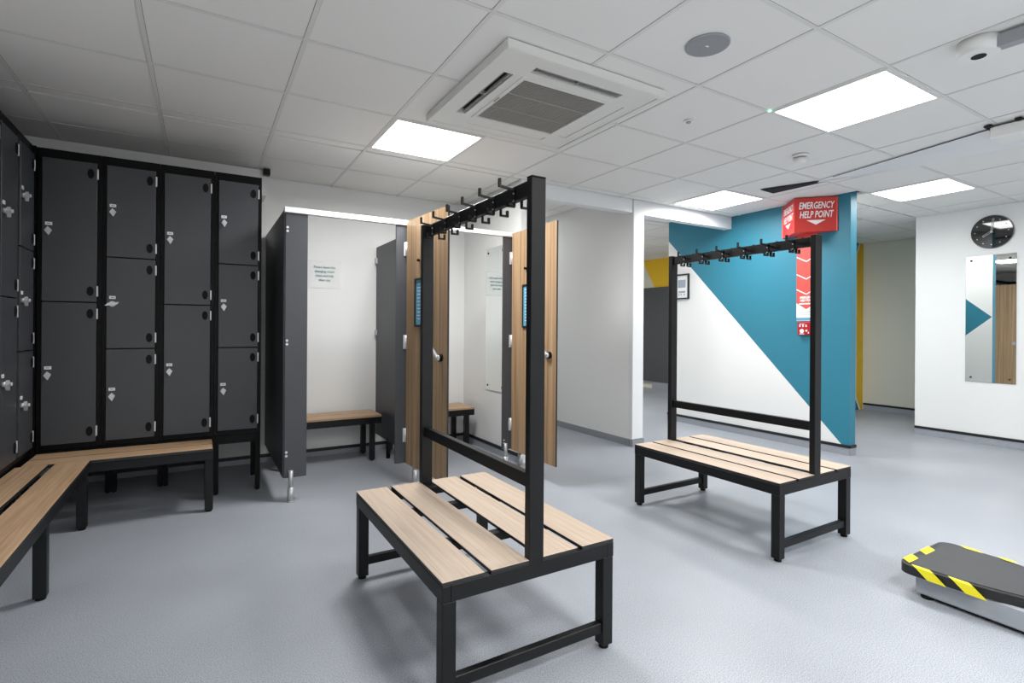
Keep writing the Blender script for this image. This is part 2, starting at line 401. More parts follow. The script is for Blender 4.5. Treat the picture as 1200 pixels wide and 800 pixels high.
# dark triangular gap where a tile does not meet the bulkhead, and the bulkhead itself
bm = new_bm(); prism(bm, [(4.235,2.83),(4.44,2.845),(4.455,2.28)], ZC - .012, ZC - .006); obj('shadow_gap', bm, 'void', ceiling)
bm = new_bm(); bar(bm, (4.375, 2.29, ZC - .0065), (4.06, .80, ZC - .0065), .007, .004); obj('shadow_line', bm, 'void', ceiling)  # black bar put in as the shade along the bulkhead's top edge
def bulkhead():
    bm = new_bm(); n = 8
    ya, yb = 2.46, -2.9
    top_l, bot_l, bot_r, top_r = [], [], [], []
    for i in range(n + 1):
        t = i / n; y = ya + (yb - ya) * t; s = (ya - y)
        xt = 4.40 - .207 * min(s, 2.2); xb = 4.40 + .045 * min(s, 2.2)
        zb = ZC - .010 - .062 * min(1, s / .9)
        top_l.append(bm.verts.new((xt, y, ZC - .004))); bot_l.append(bm.verts.new((xb, y, zb)))
        bot_r.append(bm.verts.new((xb + .03, y, zb))); top_r.append(bm.verts.new((xb + .04, y, ZC - .004)))
    rows = [top_l, bot_l, bot_r, top_r]
    for a in range(4):
        A, B = rows[a], rows[(a+1) % 4]
        for i in range(n): bm.faces.new((A[i], A[i+1], B[i+1], B[i]))
    bm.faces.new([r[0] for r in rows]); bm.faces.new([r[-1] for r in rows][::-1])
    return struct('trim_2', bm, 'white_paint')
bulkhead()

# ------------------------------------------------------------------ ceiling fittings
def led_panel(i, j, label, zc=ZC, watt=LED_WATT):
    z = zc - .006
    x0, y0 = GX + TS*i, GY + TS*j
    e = empty('ceiling_light', (x0 + TS/2, y0 + TS/2, z), 0, label, 'ceiling light', 'square ceiling light panels')
    h = TS/2 - .002; g = h - .018
    bm = new_bm()
    for q in ((-h, h, -h, -g), (-h, h, g, h), (-h, -g, -g, g), (g, h, -g, g)): box(bm, q[0], q[1], q[2], q[3], -.002, .02)
    obj('frame', bm, 'tee', e)
    bm = new_bm(); box(bm, -g, g, -g, g, .001, .012); obj('diffuser', bm, 'led', e)
    ld = bpy.data.lights.new('panel_lamp', 'AREA'); ld.shape = 'SQUARE'; ld.size = .54; ld.energy = watt; ld.color = (1.0, .99, .975); ld.spread = math.radians(172)
    lo = bpy.data.objects.new('panel_lamp', ld); COL.objects.link(lo); lo.parent = e; lo.location = (0, 0, -.006)
    return e
led_panel(0, 1, 'glowing square ceiling light in front of the changing cubicles, left of the air conditioner', watt=36)
big = led_panel(3, -2, 'largest glowing square ceiling light, right of the round grey ceiling speaker')
led_panel(5, 1, 'small glowing square ceiling light above the beam and teal wall', watt=21)
led_panel(7, -1, 'glowing square ceiling light near the wall clock, beyond the red sign', watt=9)
led_panel(3, -5, 'square ceiling light behind the viewer, first from the front benches')
led_panel(0, -5, 'added square ceiling light behind the viewer, in line with the air conditioner', watt=31)  # unseen panel added to brighten the lockers and the left ceiling
led_panel(6, -7, 'added square ceiling light near the mirror wall behind the viewer', watt=15)  # unseen fill panel, added well back to keep the right floor from overexposing
led_panel(3, -8, 'added square ceiling light by the middle of the front wall behind the viewer')  # added out of view for more light from behind the camera
led_panel(0, -8, 'added square ceiling light by the left part of the front wall behind the viewer')  # added out of view to lift the darker left side
led_panel(-2, -7, 'added square ceiling light beside the left wall behind the viewer')  # unseen fill panel added for the left of the room
led_panel(7, 1, 'added square ceiling light in the corridor hidden behind the teal wall', watt=16)  # added out of sight to light the corridor walls
led_panel(3, 5, 'added square ceiling light in the passage hidden behind the cubicle wall', ZB, watt=4)  # added out of sight to light the partition from the passage side
led_panel(6, 5, 'square ceiling light in the far room beyond the beam', ZB)
led_panel(6, 8, 'square ceiling light at the back of the far room', ZB)
bm = new_bm(); cyl(bm, (-.318, -.285 + .57, -.004), .008, .004, n=10); obj('indicator', bm, 'green_led', big)

def ac_unit():
    x0, x1, y0, y1 = 1.118, 2.07, 1.935, 2.866
    cx, cy = (x0 + x1)/2, (y0 + y1)/2; H = (x1 - x0)/2
    e = empty('air_conditioner', (cx, cy, ZC - .004), 0, 'white square air conditioner cassette with grey grille in the ceiling', 'air conditioner')
    # stepped fascia made of rings, so the slots are real openings
    zb = -.036
    bm = new_bm()
    G = .278; S0, S1 = .325, .380; SL = .268            # grille half size, slot inner/outer edge, slot half length
    def slab(a, b, c, d, z0=zb, z1=-.001): box(bm, a, b, c, d, z0, z1)
    for sg in (-1, 1):
        def lo_hi(a, b): return sorted((sg*a, sg*b))
        a, b = lo_hi(S1, H); slab(-H, H, a, b); slab(a, b, -S1, S1)                 # outer ring
        a, b = lo_hi(G, S0); slab(-S0, S0, a, b); slab(a, b, -G, G)                 # ring around the grille
        a, b = lo_hi(S0, S1); slab(-S1, -SL, a, b); slab(SL, S1, a, b)              # between the slots
        slab(a, b, -S0, -SL); slab(a, b, SL, S0)
    obj('fascia', bm, 'ac', e)
    bm = new_bm()
    H2 = H - .03
    for a, b, c, d in ((-H, H, -H, -H2), (-H, H, H2, H), (-H, -H2, -H2, H2), (H2, H, -H2, H2)): box(bm, a, b, c, d, zb - .006, zb, bev=.002)
    obj('rim', bm, 'ac', e)
    bm = new_bm()
    for sgn in (-1, 1):
        a, b = sorted((sgn*S0, sgn*S1))
        box(bm, -SL, SL, a + .0005, b - .0005, -.006, -.002); box(bm, a + .0005, b - .0005, -SL, SL, -.006, -.002)
    obj('duct', bm, 'void', e)
    for k, (ang, opened) in enumerate(((0, True), (PI/2, False), (PI, False), (3*PI/2, True))):
        bm = new_bm()
        if opened:
            bar(bm, (-SL + .01, -S0 - .012, zb + .010), (SL - .01, -S0 - .012, zb + .006), .008, .004)
            bar(bm, (-SL + .01, -S1 + .006, zb + .004), (SL - .01, -S1 + .006, zb + .004), .006, .004)
            box(bm, -.006, .006, -S1, -S0, zb + .006, zb + .022)
        else:
            bar(bm, (-SL + .004, -(S0 + S1)/2 , zb + .006), (SL - .004, -(S0 + S1)/2, zb + .006), S1 - S0 - .004, .005)
        bmesh.ops.rotate(bm, verts=bm.verts, cent=(0, 0, 0), matrix=Matrix.Rotation(ang, 3, 'Z'))
        obj('louvre', bm, 'ac' if not opened else 'grille_bar', e)
    bm = new_bm(); box(bm, -G, G, -G, G, zb + .012, zb + .014); g = obj('filter', bm, 'grille', e)
    bm = new_bm()
    for a, b, c, d in ((-G, G, -G, -G + .022), (-G, G, G - .022, G), (-G, -G + .022, -G + .022, G - .022), (G - .022, G, -G + .022, G - .022)): box(bm, a, b, c, d, zb - .004, zb + .012)
    gf = obj('grille_frame', bm, 'ac', e)
    bm = new_bm()
    n = 34
    for i in range(n):
        y = -G + .03 + (2*G - .06) * i / (n - 1); box(bm, -G + .02, G - .02, y - .0035, y + .0035, zb + .0, zb + .008)
    gs = obj('grille_bars', bm, 'grille_bar', gf); gs['kind'] = 'stuff'
    bm = new_bm()
    for y in (-G/3, G/3): box(bm, -G + .02, G - .02, y - .006, y + .006, zb - .001, zb + .009)
    obj('grille_rib', bm, 'grille_bar', gf)
    bm = new_bm(); box(bm, -G + .004, -G + .014, -.03, .03, zb - .006, zb - .003); obj('latch', bm, 'trunk', gf)
ac_unit()

def ceil_speaker():
    e = empty('ceiling_speaker', (1.895, 1.525, ZC - .004), 0, 'round grey speaker grille flush with the ceiling', 'speaker')
    bm = new_bm(); cyl(bm, (0, 0, -.0025), .094, .0045, n=40); obj('rim', bm, 'trunk', e)
    bm = new_bm(); cyl(bm, (0, 0, -.004), .086, .0025, n=40, r2=.09); obj('mesh_cover', bm, 'speaker', e)
    bm = new_bm(); box(bm, -.008, .008, -.004, .004, -.0052, -.004); obj('badge', bm, 'white', e)
ceil_speaker()
def smoke_alarm():
    e = empty('smoke_detector', (3.65, 2.135, ZC - .005), 0, 'white domed smoke detector on the ceiling', 'smoke detector')
    bm = new_bm(); cyl(bm, (0, 0, -.016), .050, .016, n=28, r2=.052); obj('base', bm, 'sensor', e)
    bm = new_bm(); cyl(bm, (0, 0, -.026), .036, .010, n=28, r2=.036); obj('chamber', bm, 'trunk', e)
    bm = new_bm(); cyl(bm, (0, 0, -.062), .032, .036, n=28, r2=.046); obj('cap', bm, 'sensor', e)
smoke_alarm()
def small_sensor():
    e = empty('motion_sensor', (2.49, 2.135, ZC - .005), 0, 'tiny white round sensor between speaker and smoke detector', 'sensor')
    bm = new_bm(); cyl(bm, (0, 0, -.005), .026, .007, n=24); obj('rim', bm, 'sensor', e)
    bm = new_bm(); cyl(bm, (0, 0, -.012), .012, .008, n=18, r2=.016); obj('lens', bm, 'trunk', e)
small_sensor()
def cam_sensor():
    e = empty('ceiling_camera', (2.862, .900, ZC - .004), 0, 'white disc shaped camera with grey trunking on the ceiling', 'camera')
    bm = new_bm(); cyl(bm, (0, 0, -.062), .072, .064, n=36); b = obj('body', bm, 'sensor', e)
    bm = new_bm(); cyl(bm, (.004, .0, -.0645), .026, .004, n=24); obj('lens', bm, 'void', b)
    bm = new_bm(); bar(bm, (.0, -.06, -.035), (.045, -.75, -.035), .05, .05); obj('trunking', bm, 'trunk', e)
cam_sensor()
def emergency_box():
    e = empty('emergency_light', (4.19, 1.10, ZC - .004), 0, 'white box fitting clipped to the ceiling bulkhead', 'light fitting')
    bm = new_bm(); box(bm, -.10, .085, -.19, .13, -.082, -.012, bev=.005); obj('housing', bm, 'sensor', e)
    for d in ((-.13, .06, .115, .15), (-.13, -.03, -.02, .01)):
        bm = new_bm(); box(bm, *d, -.012, -.003); obj('bracket', bm, 'void', e)
emergency_box()
bm = new_bm(); box(bm, XL, .43, 4.56, YB, 2.172, ZC - .006); struct('trim_3', bm, 'wall')
bm = new_bm(); box(bm, .405, .455, 4.500, 4.558, 2.325, ZC - .006, bev=.004); tag(obj('ceiling_bracket', bm, 'black'), 'small black box at the ceiling edge above the last locker', 'bracket')

# ------------------------------------------------------------------ lockers
DEP = 0.45
LZ0, LZ1 = 0.40, 2.164
def make_hasp():
    bm = new_bm()
    cyl(bm, (0, -.012, 0), .013, .012, axis='y', n=16)
    prism(bm, [(.003, -.030), (.018, .001), (.000, .020), (-.016, -.003)], -.026, -.012, axis='y')
    cyl(bm, (0, -.036, 0), .009, .008, axis='y', n=12)
    return mesh_of('lock', bm, 'hinge')
def make_turned():
    bm = new_bm()
    cyl(bm, (0, -.012, 0), .017, .012, axis='y', n=16)
    prism(bm, [(-.036, -.012), (.024, -.004), (.034, .012), (-.018, .006)], -.030, -.012, axis='y')
    return mesh_of('lock', bm, 'hinge')
HASP = make_hasp(); TURNED = make_turned()
bm = new_bm(); box(bm, -.016, .016, -.003, 0, -.009, .009); PLATE = mesh_of('number_plate', bm, 'plate')
bm = new_bm(); box(bm, -.008, .008, -.0034, -.003, -.0015, .0015); PINK = mesh_of('number', bm, 'ink')
bm = new_bm(); cyl(bm, (0, -.004, 0), .0165, .004, axis='y', n=20); 
for v in bm.verts: v.co.z *= 1.75
VENT = mesh_of('hinge_bolt', bm, 'rubber')
bm = new_bm(); box(bm, -.004, .004, -.008, .001, -.031, .031, bev=.001); HINGE = mesh_of('hinge', bm, 'hinge')
door_cache = {}
def locker(loc, rz, width, splits, label, turned=(), ys=(.005, DEP - .04)):
    """front of the locker lies in its local y = 0 plane and faces -y; x runs 0..width"""
    e = empty('locker', loc, rz, label, 'locker', 'black framed charcoal lockers')
    W = width
    bm = new_bm()
    fr = .0195
    box(bm, 0, fr, 0, DEP, LZ0, LZ1); box(bm, W - fr, W, 0, DEP, LZ0, LZ1)
    box(bm, fr, W - fr, 0, DEP, LZ0, LZ0 + .026); box(bm, fr, W - fr, 0, DEP, LZ1 - .052, LZ1)
    box(bm, fr, W - fr, .03, DEP, LZ0 + .026, LZ1 - .052)
    obj('body', bm, 'lframe', e)
    z0, z1 = LZ0 + .028, 2.112
    n = splits; hgt = (z1 - z0) / n
    key = (round(W, 4), n)
    if key not in door_cache:
        bm = new_bm(); box(bm, 0, W - 2*fr - .006, -.012, .006, .003, hgt - .003, bev=.0015); door_cache[key] = mesh_of('door', bm, 'locker')
    for k in range(n):
        d = link('door', door_cache[key], e, (fr + .003, 0, z0 + k*hgt))
        dw = W - 2*fr - .006
        link('lock', TURNED if k in turned else HASP, d, (.030, -.012, hgt*.5 - .006))
        link('number_plate', PLATE, d, (.030, -.012, hgt*.5 + .034))
        link('number', PINK, d, (.030, -.012, hgt*.5 + .034))
        for zz in (.068, hgt - .068):
            link('vent', VENT, d, (dw - .030, -.012, zz))
            link('hinge', HINGE, d, (dw + .003, -.008, zz))
    # stand
    for x in (0, W - .03):
        for y in ys:
            bm = new_bm(); box(bm, x, x + .03, y, y + .03, 0.008, LZ0 - .06); obj('leg', bm, 'lframe', e)
            bm = new_bm(); cyl(bm, (x + .015, y + .015, 0), .012, .010, n=12); obj('foot', bm, 'rubber', e)
    bm = new_bm()
    for a, b, c, d in ((0, W, .005, .035), (0, W, DEP - .04, DEP - .01), (0, .03, .035, DEP - .04), (W - .03, W, .035, DEP - .04)): box(bm, a, b, c, d, LZ0 - .062, LZ0 - .004)
    obj('stand_rail', bm, 'lframe', e)
    return e
YL = 4.0
edges = [-.826, -.527, -.234, .068, .352]
labs = ['two door charcoal locker in the corner, leftmost of the back row', 'three door charcoal locker with one lock turned sideways, second in back row',
        'two door charcoal locker, third along the back row', 'three door charcoal locker on legs at the right end of the back row']
for k in range(4):
    locker((edges[k] + .001, YL, 0), 0, edges[k+1] - edges[k] - .002, (2, 3, 2, 3)[k], labs[k], turned=(1,) if k == 1 else (), ys=(.005, DEP - .04) if k == 3 else (DEP - .04,))
# lockers along the left wall, seen at a grazing angle
XLF = -.842
for k, (ya, n, lab) in enumerate(((3.675, 3, 'three door charcoal locker on the left wall beside the corner'), (3.372, 2, 'two door charcoal locker on the left wall at the photo edge'), (3.070, 3, 'charcoal locker on the left wall cut off by the photo edge'))):
    locker((XLF, ya, 0), PI/2, .300, n, lab)
bm = new_bm(); box(bm, XLF - .05, -.828, 3.978, 4.02, LZ0 - .06, LZ1); tag(obj('corner_filler', bm, 'lframe'), 'narrow black filler post in the corner between the locker rows', 'filler panel')

# ------------------------------------------------------------------ L-shaped bench
SEAT = .388
def l_bench():
    e = empty('corner_bench', (-.2, 3.8, 0), 0, 'corner bench with oak slats in front of the lockers', 'bench')
    O = Vector((-.2, 3.8, 0))
    def put(name, dims, m, bev=0.0):
        if name == 'slat': return slat_obj((dims[0]-O.x, dims[1]-O.x, dims[2]-O.y, dims[3]-O.y, dims[4], dims[5]), m, e)
        bm = new_bm(); box(bm, dims[0]-O.x, dims[1]-O.x, dims[2]-O.y, dims[3]-O.y, dims[4], dims[5], bev=bev); return obj(name, bm, m, e)
    zt = SEAT; th = .018
    put('slat', (-.815, .058, 3.818, 3.965, zt-th, zt), 'slatx', .0015)
    put('slat', (-.815, .058, 3.655, 3.802, zt-th, zt), 'slatx', .0015)
    put('slat', (-.674, -.528, 1.35, 3.648, zt-th, zt), 'slatb', .0015)
    put('slat', (-.836, -.704, 1.35, 3.648, zt-th, zt), 'slatb', .0015)
    zr0, zr1 = .318, zt - th - .0005
    put('frame_rail', (-.545, .064, 3.660, 3.690, zr0, zr1), 'black', .002)
    put('frame_rail', (-.836, .064, 3.930, 3.960, zr0, zr1), 'black', .002)
    put('frame_rail', (.034, .064, 3.690, 3.930, zr0, zr1), 'black', .002)
    put('frame_rail', (-.562, -.532, 1.36, 3.66, zr0, zr1), 'black', .002)
    put('frame_rail', (-.830, -.800, 1.36, 3.93, zr0, zr1), 'black', .002)
    for y in (1.36, 2.1, 2.84, 3.45): put('cross_rail', (-.80, -.562, y, y + .03, zr0 + .01, zr1), 'black')
    for (x, y) in ((.0175, 3.665), (.0175, 3.92), (-.590, 3.672), (-.590, 2.815), (-.590, 1.40), (-.83, 2.815), (-.83, 1.40)):
        put('leg', (x, x + .045, y, y + .045, .012, zr0), 'black', .002)
        bm = new_bm(); cyl(bm, (x + .0225 - O.x, y + .0225 - O.y, 0), .018, .014, n=14); obj('foot', bm, 'rubber', e)
l_bench()

# ------------------------------------------------------------------ island benches with hook rails
def island_bench(loc, label):
    W, Ln = .656, .985
    e = empty('hook_bench', loc, 0, label, 'bench', 'island benches with coat hooks')
    x0, x1, y0, y1 = -W/2, W/2, -Ln/2, Ln/2
    zt = SEAT; th = .013; zr0, zr1 = .325, zt - th - .0005
    def put(name, dims, m, bev=.0015, par=None): return bobj(name, dims, m, par or e, bev)
    gap, mid = .022, .052
    sw = (W - mid - 2*gap) / 4
    for xs in (x0, x0 + sw + gap, mid/2, mid/2 + sw + gap):
        slat_obj((xs, xs + sw, y0 + .001, y1 - .001, zt - th, zt), 'slat', e)
    rw = .028
    put('frame_rail', (x0, x0 + rw, y0, y1, zr0, zr1), 'black'); put('frame_rail', (x1 - rw, x1, y0, y1, zr0, zr1), 'black')
    put('frame_rail', (x0 + rw, x1 - rw, y0, y0 + rw, zr0, zr1), 'black'); put('frame_rail', (x0 + rw, x1 - rw, y1 - rw, y1, zr0, zr1), 'black')
    for t in (.30, .68):
        yy = y0 + Ln * t; put('cross_bearer', (x0 + rw, x1 - rw, yy - .02, yy + .02, zr1 - .03, zr1), 'black')
        put('bracket', (-.03, -.012, yy - .03, yy + .03, zr1 - .075, zr1 - .03), 'black')
    lw = .045
    for sx in (-1, 1):
        for sy in (-1, 1):
            xa = x0 + .001 if sx < 0 else x1 - lw - .001; ya = y0 + .001 if sy < 0 else y1 - lw - .001
            put('leg', (xa, xa + lw, ya, ya + lw, .014, zr0), 'black', .002)
            bm = new_bm(); cyl(bm, (xa + lw/2, ya + lw/2, 0), .017, .010, n=14); cyl(bm, (xa + lw/2, ya + lw/2, .009), .008, .008, n=10); obj('foot', bm, 'rubber', e)
    for yy in (y0 + .009, y1 - .036): put('stretcher', (x0 + lw, x1 - lw, yy, yy + .027, .058, .094), 'black', .002)
    # posts, rails and hooks
    pw, pd = .056, .030
    PZ = 1.622
    for yy in (y0, y1 - pd):
        p = put('post', (-pw/2, pw/2, yy, yy + pd, zt - .02, PZ - .004), 'black', .002)
        bm = new_bm(); box(bm, -pw/2, pw/2, yy, yy + pd, PZ - .004, PZ + .001, bev=.001); obj('end_cap', bm, 'rubber', p)
    put('cap_plate', (-.028, .028, y1 - .10, y1 - pd, zt - th - .002, zt - .006), 'black')
    put('back_rail', (-.014, .014, y0 + pd, y1 - pd, .608, .654), 'black', .002)
    put('hook_rail', (-.013, .013, y0 + pd, y1 - pd, 1.568, 1.618), 'black', .002)
    bm = new_bm()
    hw = .010
    box(bm, .013, .017, -hw/2 - .002, hw/2 + .002, 1.548, 1.614)                       # back strip
    bar(bm, (.015, 0, 1.604), (.075, 0, 1.611), .009, .007); box(bm, .069, .077, -hw/2, hw/2, 1.607, 1.636)
    box(bm, .013, .046, -hw/2, hw/2, 1.544, 1.551); box(bm, .039, .047, -hw/2, hw/2, 1.544, 1.568)
    hook = mesh_of('coat_hook', bm, 'black')
    bm = new_bm(); cyl(bm, (.017, 0, 1.592), .0032, .003, axis='x', n=10); cyl(bm, (.017, 0, 1.566), .0032, .003, axis='x', n=10); screw = mesh_of('screw', bm, 'steel')
    for k in range(6):
        yy = y0 + .130 + .1464 * k
        for rz in (0, PI):
            h = link('coat_hook', hook, e, (0, yy, 0)); h.rotation_euler = (0, 0, rz)
            link('screw', screw, h)
    return e
b1 = island_bench((.932, 1.893, 0), 'nearest oak slat bench with a tall black coat hook frame')
b2 = copy_tree(b1); b2.location = (2.735, 1.990, 0); b2['label'] = 'oak slat bench with coat hook frame in front of the teal wall'

# ------------------------------------------------------------------ changing cubicles
YF = 3.66; PT = .016
def foot(parent, x, y, O, ztop=.20):
    bm = new_bm(); cyl(bm, (x - O.x, y - O.y, 0), .021, .095, n=20); cyl(bm, (x - O.x, y - O.y, .09), .015, ztop - .09, n=18)
    cyl(bm, (x - O.x, y - O.y, 0), .026, .008, n=20)
    obj('foot', bm, 'steel', parent)
def cubicle_hinges(parent, x, O):
    for z in (1.70, 1.027, .352):
        bm = new_bm(); box(bm, x - .016 - O.x, x - .002 - O.x, YF - PT - .006 - O.y, YF - PT + .0 - O.y, z - .05, z + .05, bev=.001)
        cyl(bm, (x + .002 - O.x, YF - PT - .010 - O.y, z - .05), .008, .10, n=12)
        obj('hinge', bm, 'hinge', parent)
def door_leaf(parent, hx, O, ang, width, label):
    """open door, hinged at hx; ang measured from the -y axis"""
    bm = new_bm(); th = .013
    fs = box(bm, 0, width, -th/2, th/2, .150, 1.900)
    for f in bm.faces: f.material_index = 1
    bm.normal_update()
    for f in bm.faces:
        if abs(f.normal.y) > .9: f.material_index = 0
    d = obj('door', bm, ['door', 'edge'], parent, (hx - O.x, YF - PT - .014 - O.y, 0))
    d.rotation_euler = (0, 0, -PI/2 + ang); d['label'] = label
    # local x runs from the hinge to the free edge; local -y is the face towards the lockers
    bm = new_bm(); xk = width - .075
    cyl(bm, (xk, -th/2 - .022, .94), .024, .022, axis='y', n=22); 
    obj('handle_rose', bm, 'rubber', d)
    bm = new_bm(); cyl(bm, (xk, -th/2 - .034, .94), .019, .014, axis='y', n=22); bar(bm, (xk, -th/2 - .034, .94), (xk - .055, -th/2 - .045, 1.0), .018, .016)
    cyl(bm, (xk - .055, -th/2 - .055, 1.0), .011, .02, axis='y', n=16)
    obj('handle', bm, 'hinge', d)
    bm = new_bm(); cyl(bm, (xk, th/2, .94), .028, .010, axis='y', n=24); cyl(bm, (xk, th/2 + .009, .94), .016, .008, axis='y', n=20); obj('lock_indicator', bm, 'steel', d)
    bm = new_bm(); cyl(bm, (width*.35, -th/2 - .018, 1.597), .010, .018, axis='y', n=14, r2=.008); obj('coat_bumper', bm, 'rubber', d)
    return d
def cubicle_bench(x0, x1, y0, y1, label):
    O = Vector(((x0 + x1)/2, (y0 + y1)/2, 0)); e = empty('cubicle_bench', O, 0, label, 'bench', 'small benches inside the cubicles')
    zt = .386; th = .018
    def put(name, d, m, bev=.0015): return bobj(name, (d[0]-O.x, d[1]-O.x, d[2]-O.y, d[3]-O.y, d[4], d[5]), m, e, bev)
    ym = (y0 + y1)/2
    put('slat', (x0, x1, y0, ym - .006, zt - th, zt), 'slatx'); put('slat', (x0, x1, ym + .006, y1, zt - th, zt), 'slatx')
    put('frame_rail', (x0, x1, y0 + .002, y0 + .03, .312, zt - th - .0005), 'black'); put('frame_rail', (x0, x1, y1 - .03, y1 - .002, .312, zt - th - .0005), 'black')
    for x in (x0, x1 - .03): put('end_rail', (x, x + .03, y0 + .03, y1 - .03, .312, zt - th - .0005), 'black')
    for x in (x0 + .03, x1 - .095):
        for y in (y0 + .004, y1 - .05):
            put('leg', (x, x + .042, y, y + .042, .010, .312), 'black'); bm = new_bm(); cyl(bm, (x + .021 - O.x, y + .021 - O.y, 0), .016, .012, n=12); obj('foot', bm, 'rubber', e)
def cubicles():
    O = Vector((.86, 3.8, 0))
    c1 = empty('changing_cubicle', O, 0, 'open changing cubicle next to the lockers with dark grey panels and wood door', 'cubicle', 'changing cubicles')
    def put(name, d, m, par, OO, bev=.001): return bobj(name, (d[0]-OO.x, d[1]-OO.x, d[2]-OO.y, d[3]-OO.y, d[4], d[5]), m, par, bev)
    put('side_panel', (.452, .468, YF, YB - .012, .150, 1.890), 'panel', c1, O)
    put('pilaster', (.460, .596, YF - PT, YF, .150, 1.872), 'panel', c1, O)
    put('pilaster', (1.196, 1.44, YF - PT, YF, .150, 1.872), 'panel', c1, O)
    put('divider_panel', (1.384, 1.398, YF, YB - .012, .150, 1.872), 'panel', c1, O)
    put('head_rail', (.452, 1.36, YF - PT - .012, YF + .012, 1.8725, 1.908), 'rail', c1, O, .002)
    for x in (.498, 1.34): foot(c1, x, YF - .035, O)
    bm = new_bm(); cyl(bm, (1.391 - O.x, 4.42 - O.y, 0), .018, .17, n=16); obj('foot', bm, 'rubber', c1)
    for z in (1.765, 1.75 - .72, .305):
        bm = new_bm()
        for dz in (-.012, .012): cyl(bm, (.472 - O.x, YF - PT - .004 - O.y, z + dz), .008, .006, axis='y', n=12)
        obj('bolt', bm, 'hinge', c1)
    for z in (1.72, 1.06):
        bm = new_bm(); box(bm, 1.370 - O.x, 1.384 - O.x, YB - .05 - O.y, YB - .012 - O.y, z, z + .05); obj('wall_clip', bm, 'hinge', c1)
    cubicle_hinges(c1, 1.268, O)
    door_leaf(c1, 1.276, O, math.radians(4.5), .625, 'open wood effect door with black edge nearest the lockers')
    O2 = Vector((1.85, 3.8, 0))
    c2 = empty('changing_cubicle', O2, 0, 'second changing cubicle beside the white passage with wood door standing open', 'cubicle', 'changing cubicles')
    put('pilaster', (2.085, 2.288, YF - PT, YF, .150, 1.872), 'panel', c2, O2)
    put('head_rail', (1.362, 2.288, YF - PT - .012, YF + .012, 1.8725, 1.908), 'rail', c2, O2, .002)
    foot(c2, 2.115, YF - .02, O2); foot(c2, 2.255, YF - .02, O2)
    bm = new_bm()
    for dz in (-.012, .012): cyl(bm, (2.100 - O2.x, YF - PT - .004 - O2.y, .215 + dz), .006, .006, axis='y', n=12)
    obj('bolt', bm, 'hinge', c2)
    cubicle_hinges(c2, 2.158, O2)
    door_leaf(c2, 2.166, O2, math.radians(-.5), .625, 'open wood effect door with black edge beside the white passage')
cubicles()
cubicle_bench(.49, 1.325, 4.40, 4.74, 'small slatted bench at the back of the first cubicle')
cubicle_bench(1.45, 2.215, 4.40, 4.74, 'small slatted bench at the back of the second cubicle')

# acrylic notices on the cubicle back wall
def wall_notice(cx, label):
    z0, z1 = 1.475, 1.715; w_ = .125
    e = empty('notice', (cx, YB, 1.595), 0, label, 'notice', 'notices inside the cubicles')
    bm = new_bm(); box(bm, -w_, w_, -.003, -.0008, -.118, .118); obj('sheet', bm, 'wall', e)
    bm = new_bm(); box(bm, -w_ - .012, w_ + .012, -.008, -.0035, -.125, .125); obj('acrylic_holder', bm, 'acrylic', e)
    text_mesh('lettering', 'Please leave this\nchanging room\nclean and tidy\nafter use', .030, 'teal_ink', e, basis((0, -.0088, .008), (1, 0, 0), (0, 0, 1)), spacing=1.25, bold=.0003, width=.18)
wall_notice(.925, 'clear acrylic notice on the back wall of the first cubicle')
wall_notice(1.90, 'acrylic notice in the second cubicle, seen in its mirror')

# framed blue notices on the open doors
def door_notice(x, ang, yc, label):
    e = empty('door_notice', (x, yc, 1.305), 0, label, 'notice', 'blue notices on the cubicle doors')
    e.rotation_euler = (0, 0, -PI/2 + ang)
    hw, hh = .125, .168
    bm = new_bm()
    for a, b, c, d in ((-hw, hw, -hh, -hh + .014), (-hw, hw, hh - .014, hh), (-hw, -hw + .014, -hh + .014, hh - .014), (hw - .014, hw, -hh + .014, hh - .014)): box(bm, a, b, -.012, 0, c, d)
    obj('frame', bm, 'edge', e)
    bm = new_bm(); box(bm, -hw + .014, hw - .014, -.005, -.001, -hh + .014, hh - .014); obj('sheet', bm, 'skyblue', e)
    bm = new_bm()
    for k in range(11):
        z = .125 - k*.024; box(bm, -.09, .09 - (.05 if k % 3 == 2 else .01), -.0056, -.005, z, z + .004)
    obj('print_lines', bm, 'white', e)
def door_point(hx, ang, s):          # a point on the locker-side face of a door, s metres from its hinge
    d = Vector((math.cos(-PI/2 + ang), math.sin(-PI/2 + ang))); n = Vector((d.y, -d.x))
    p = Vector((hx, YF - PT - .014)) + d*s + n*(.0065 + .0008)
    return p
p = door_point(1.276, math.radians(4.5), .285); door_notice(p.x, math.radians(4.5), p.y, 'blue framed notice on the door of the first cubicle')
p = door_point(2.166, math.radians(-.5), .300); door_notice(p.x, math.radians(-.5), p.y, 'blue framed notice on the door of the second cubicle')

# mirrors
def mirror(name, x, yc, zc, hy, hz, label):
    e = empty(name, (x, yc, zc), 0, label, 'mirror')
    bm = new_bm(); box(bm, -.006, -.0006, -hy, hy, -hz, hz); obj('backing', bm, 'mirror_edge', e)
    bm = new_bm(); box(bm, -.0075, -.006, -hy + .001, hy - .001, -hz + .001, hz - .001); obj('glass', bm, 'mirror', e)
    for sy in (-1, 1):
        for sz in (-1, 1):
            bm = new_bm(); cyl(bm, (-.011, sy*(hy - .045), sz*(hz - .045)), .010, .0035, axis='x', n=14); obj('screw_cap', bm, 'ink', e)
mirror('cubicle_mirror', 2.29, 4.135, 1.215, .18, .655, 'tall mirror on the side wall inside the second cubicle')
mirror('wall_mirror', XR, 2.016, 1.257, .194, .637, 'tall mirror below the clock on the right wall')

